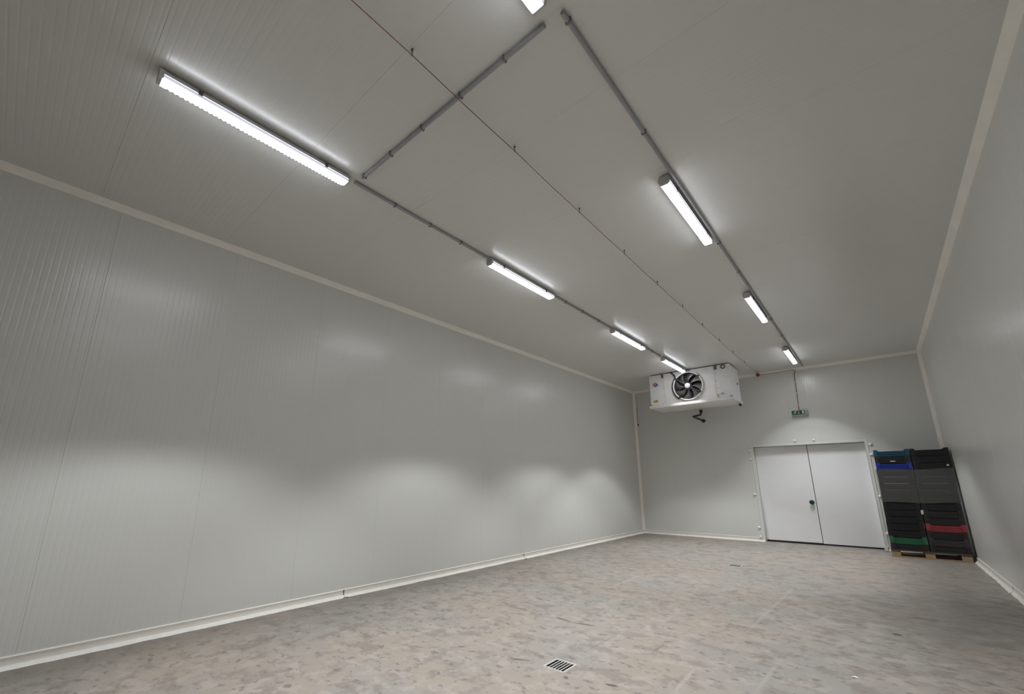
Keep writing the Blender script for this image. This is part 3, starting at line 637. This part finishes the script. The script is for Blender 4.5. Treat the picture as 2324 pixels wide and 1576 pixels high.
def crate_bm(foot=True):
    q = MB(); w, d, h = CW / 2 - .003, CD / 2 - .002, CH - .0012; hc = h - .034; t = .004
    # floor, and an added nesting foot that blocks light through the gap below
    if foot: q.box(-w + .024, w - .024, -d + .026, d - .026, -.027, -.0005)
    q.box(-w + .012, w - .012, -d + .012, d - .012, .0, .008)
    def wall(n, ax):    # n half length, panel set back from the frame, top edge dipping between the raised corners
        top = [(-n, h), (-n + .060, h), (-n + .085, hc), (n - .085, hc), (n - .060, h), (n, h)]
        out = []
        for s in (-1, 1):
            o = (d if ax == 'x' else w) * s; i_ = o - s * .010
            pan = [(-n + .01, .006)] + [(n - .01, .006)] + [(n - .01, h - .002), (n - .062, h - .002), (n - .088, hc - .002), (-n + .088, hc - .002), (-n + .062, h - .002), (-n + .01, h - .002)]
            def P(p, z, off): return (p, off, z) if ax == 'x' else (off, p, z)
            m_ = len(pan)
            q.add([P(p, z, i_) for p, z in pan] + [P(p, z, i_ - s * t) for p, z in pan], [tuple(range(m_)), tuple(range(m_, 2 * m_))[::-1]] + [(i, (i + 1) % m_, m_ + (i + 1) % m_, m_ + i) for i in range(m_)])
            def bar(pl_):
                k = len(pl_)
                q.add([P(p, z, o) for p, z in pl_] + [P(p, z, i_) for p, z in pl_], [tuple(range(k)), tuple(range(k, 2 * k))[::-1]] + [(i, (i + 1) % k, k + (i + 1) % k, k + i) for i in range(k)])
            bar([(-n, .0), (n, .0), (n, .014), (-n, .014)])
            bar([(-n, .0141), (-n + .058, .0141), (-n + .058, h), (-n, h)]); bar([(n - .058, .0141), (n, .0141), (n, h), (n - .058, h)])
            bar([(-n + .0581, hc - .016), (n - .0581, hc - .016), (n - .0581, h), (n - .060, h), (n - .085, hc), (-n + .085, hc), (-n + .060, h), (-n + .0581, h)])
            bar([(-n + .0581, .044), (n - .0581, .044), (n - .0581, .050), (-n + .0581, .050)])
            bar([(-n + .085, .018), (-n + .091, .018), (-n + .091, hc - .017), (-n + .085, hc - .017)]); bar([(n - .091, .018), (n - .085, .018), (n - .085, hc - .017), (n - .091, hc - .017)])
    wall(w, 'x'); wall(d - .011, 'y')
    return q
CB = crate_bm(False).mesh('crate_base', CR['slate']); cb = crate_bm(); CM = {k: cb.mesh('crate_' + k, m) for k, m in CR.items()}
ordn = ['top', 'second', 'third', 'fourth', 'fifth', 'sixth', 'seventh', 'eighth', 'ninth', 'tenth', 'eleventh', 'twelfth', 'thirteenth', 'fourteenth', 'bottom']
colw = {'black': 'black', 'slate': 'charcoal', 'teal': 'dark teal', 'blue': 'bright blue', 'green': 'green', 'red': 'red', 'plum': 'dark plum'}
stackA = ['teal', 'slate', 'blue'] + ['black'] * 10 + ['green', 'slate']
stackB = ['black'] * 9 + ['slate', 'slate', 'red', 'slate', 'plum', 'slate']
crates = {}
for nm, col_, x, where in (('A', stackA, -.060 + CW / 2, 'in the left-hand stack'), ('B', stackB, 1.106 - CW / 2, 'in the right-hand stack')):
    for i, c in enumerate(col_):
        z = .1445 + (14 - i) * CH
        jx, jy = random.uniform(-.004, .004), random.uniform(-.003, .004)
        # the load leans a little towards the wall
        lean = .030
        o = obj('plastic_crate', CB if i == 14 else CM[c], None, (x + jx + lean * (14 - i) / 14, PY0 + CD / 2 + .004 + jy, z))
        film_ = ' under stretch film' if 3 <= i <= 7 else ''
        pos_ = ordn[i] + ' one ' if i in (0, 14) else ordn[i] + ' from the top '
        tag(o, f'{colw[c]} plastic crate{film_}, {pos_}{where}', 'crate', 'plastic crates on the pallet'); crates[nm, i] = o
yl = -CD / 2 + .0025
s_ = flat('label', [[(-.045, .015), (-.040, .030), (0, .038), (.040, .030), (.045, .015)]], M['paper'], crates['A', 1], yl + .0075); s_['label'] = 'small pale label'
s_ = flat('label', [[(.205, .04), (.238, .04), (.238, .072), (.205, .072)]], M['paper'], crates['B', 2], yl - .0005); s_['label'] = 'small white sticker'
tg = flat('paper_tag', [[(-.02, -.045), (.014, -.045), (.022, .03), (.0, .045), (-.022, .02)]], M['paper'], None, 0, .002)
tg.location = (.535, PY0 - .004, .905); tg.rotation_euler = (0, 0, .3); tag(tg, 'small white paper tag stuck between the two crate stacks', 'tag')
# stretch film wound round the load
zlo, zhi = .1445 + 6.96 * CH, .1445 + 12.0 * CH - .012
q = MB(); seg = []
fx0, fx1, fy0, fy1 = -.053, 1.137, PY0 - .010, PY0 + CD + .03
def side(p0, p1, n): return [(p0[0] + (p1[0] - p0[0]) * i / n, p0[1] + (p1[1] - p0[1]) * i / n) for i in range(n)]
loop = side((fx0, fy0), (fx1, fy0), 40) + side((fx1, fy0), (fx1, fy1), 14) + side((fx1, fy1), (fx0, fy1), 40) + side((fx0, fy1), (fx0, fy0), 14)
nl, nz = len(loop), 22
for j in range(nz + 1):
    z = zlo + (zhi - zlo) * j / nz
    for i, (x, y) in enumerate(loop):
        wv = .0018 * math.sin(z * 46 + .8 * math.sin(i * .5)) + .0018 * math.sin(i * 1.7 + z * 21)
        dx = (x - (fx0 + fx1) / 2) / (fx1 - fx0) * 2; dy = (y - (fy0 + fy1) / 2) / (fy1 - fy0) * 2
        q.v.append((x + wv * (dx if abs(dx) > .98 else 0), y - (wv + .002) * (1 if dy < -.98 else -1 if dy > .98 else 0) * .8 , z + (.012 * math.sin(i * .22) if j in (0, nz) else 0)))
for j in range(nz):
    for i in range(nl): q.f.append((j * nl + i, j * nl + (i + 1) % nl, (j + 1) * nl + (i + 1) % nl, (j + 1) * nl + i)); q.mi.append(0)
fo = q.build('stretch_film', M['film'], None, True)
tag(fo, 'clear glossy stretch film wound round the middle of the crate stacks', 'film')

# ------------------------------------------------------------------ small litter on the floor
sp = MB().add([(-.05, -.012, .002), (-.02, -.03, .010), (.03, -.02, .004), (.055, .004, .002), (.02, .022, .014), (-.02, .026, .005), (0, 0, .018)],
              [(0, 1, 6), (1, 2, 6), (2, 3, 6), (3, 4, 6), (4, 5, 6), (5, 0, 6), (5, 4, 3, 2, 1, 0)]).build('paper_scrap', M['paper'])
sp.scale = (.5, .5, .5); sp.location = (-.403, 4.709, 0); tag(sp, 'tiny crumpled white paper scrap on the bare floor', 'paper')
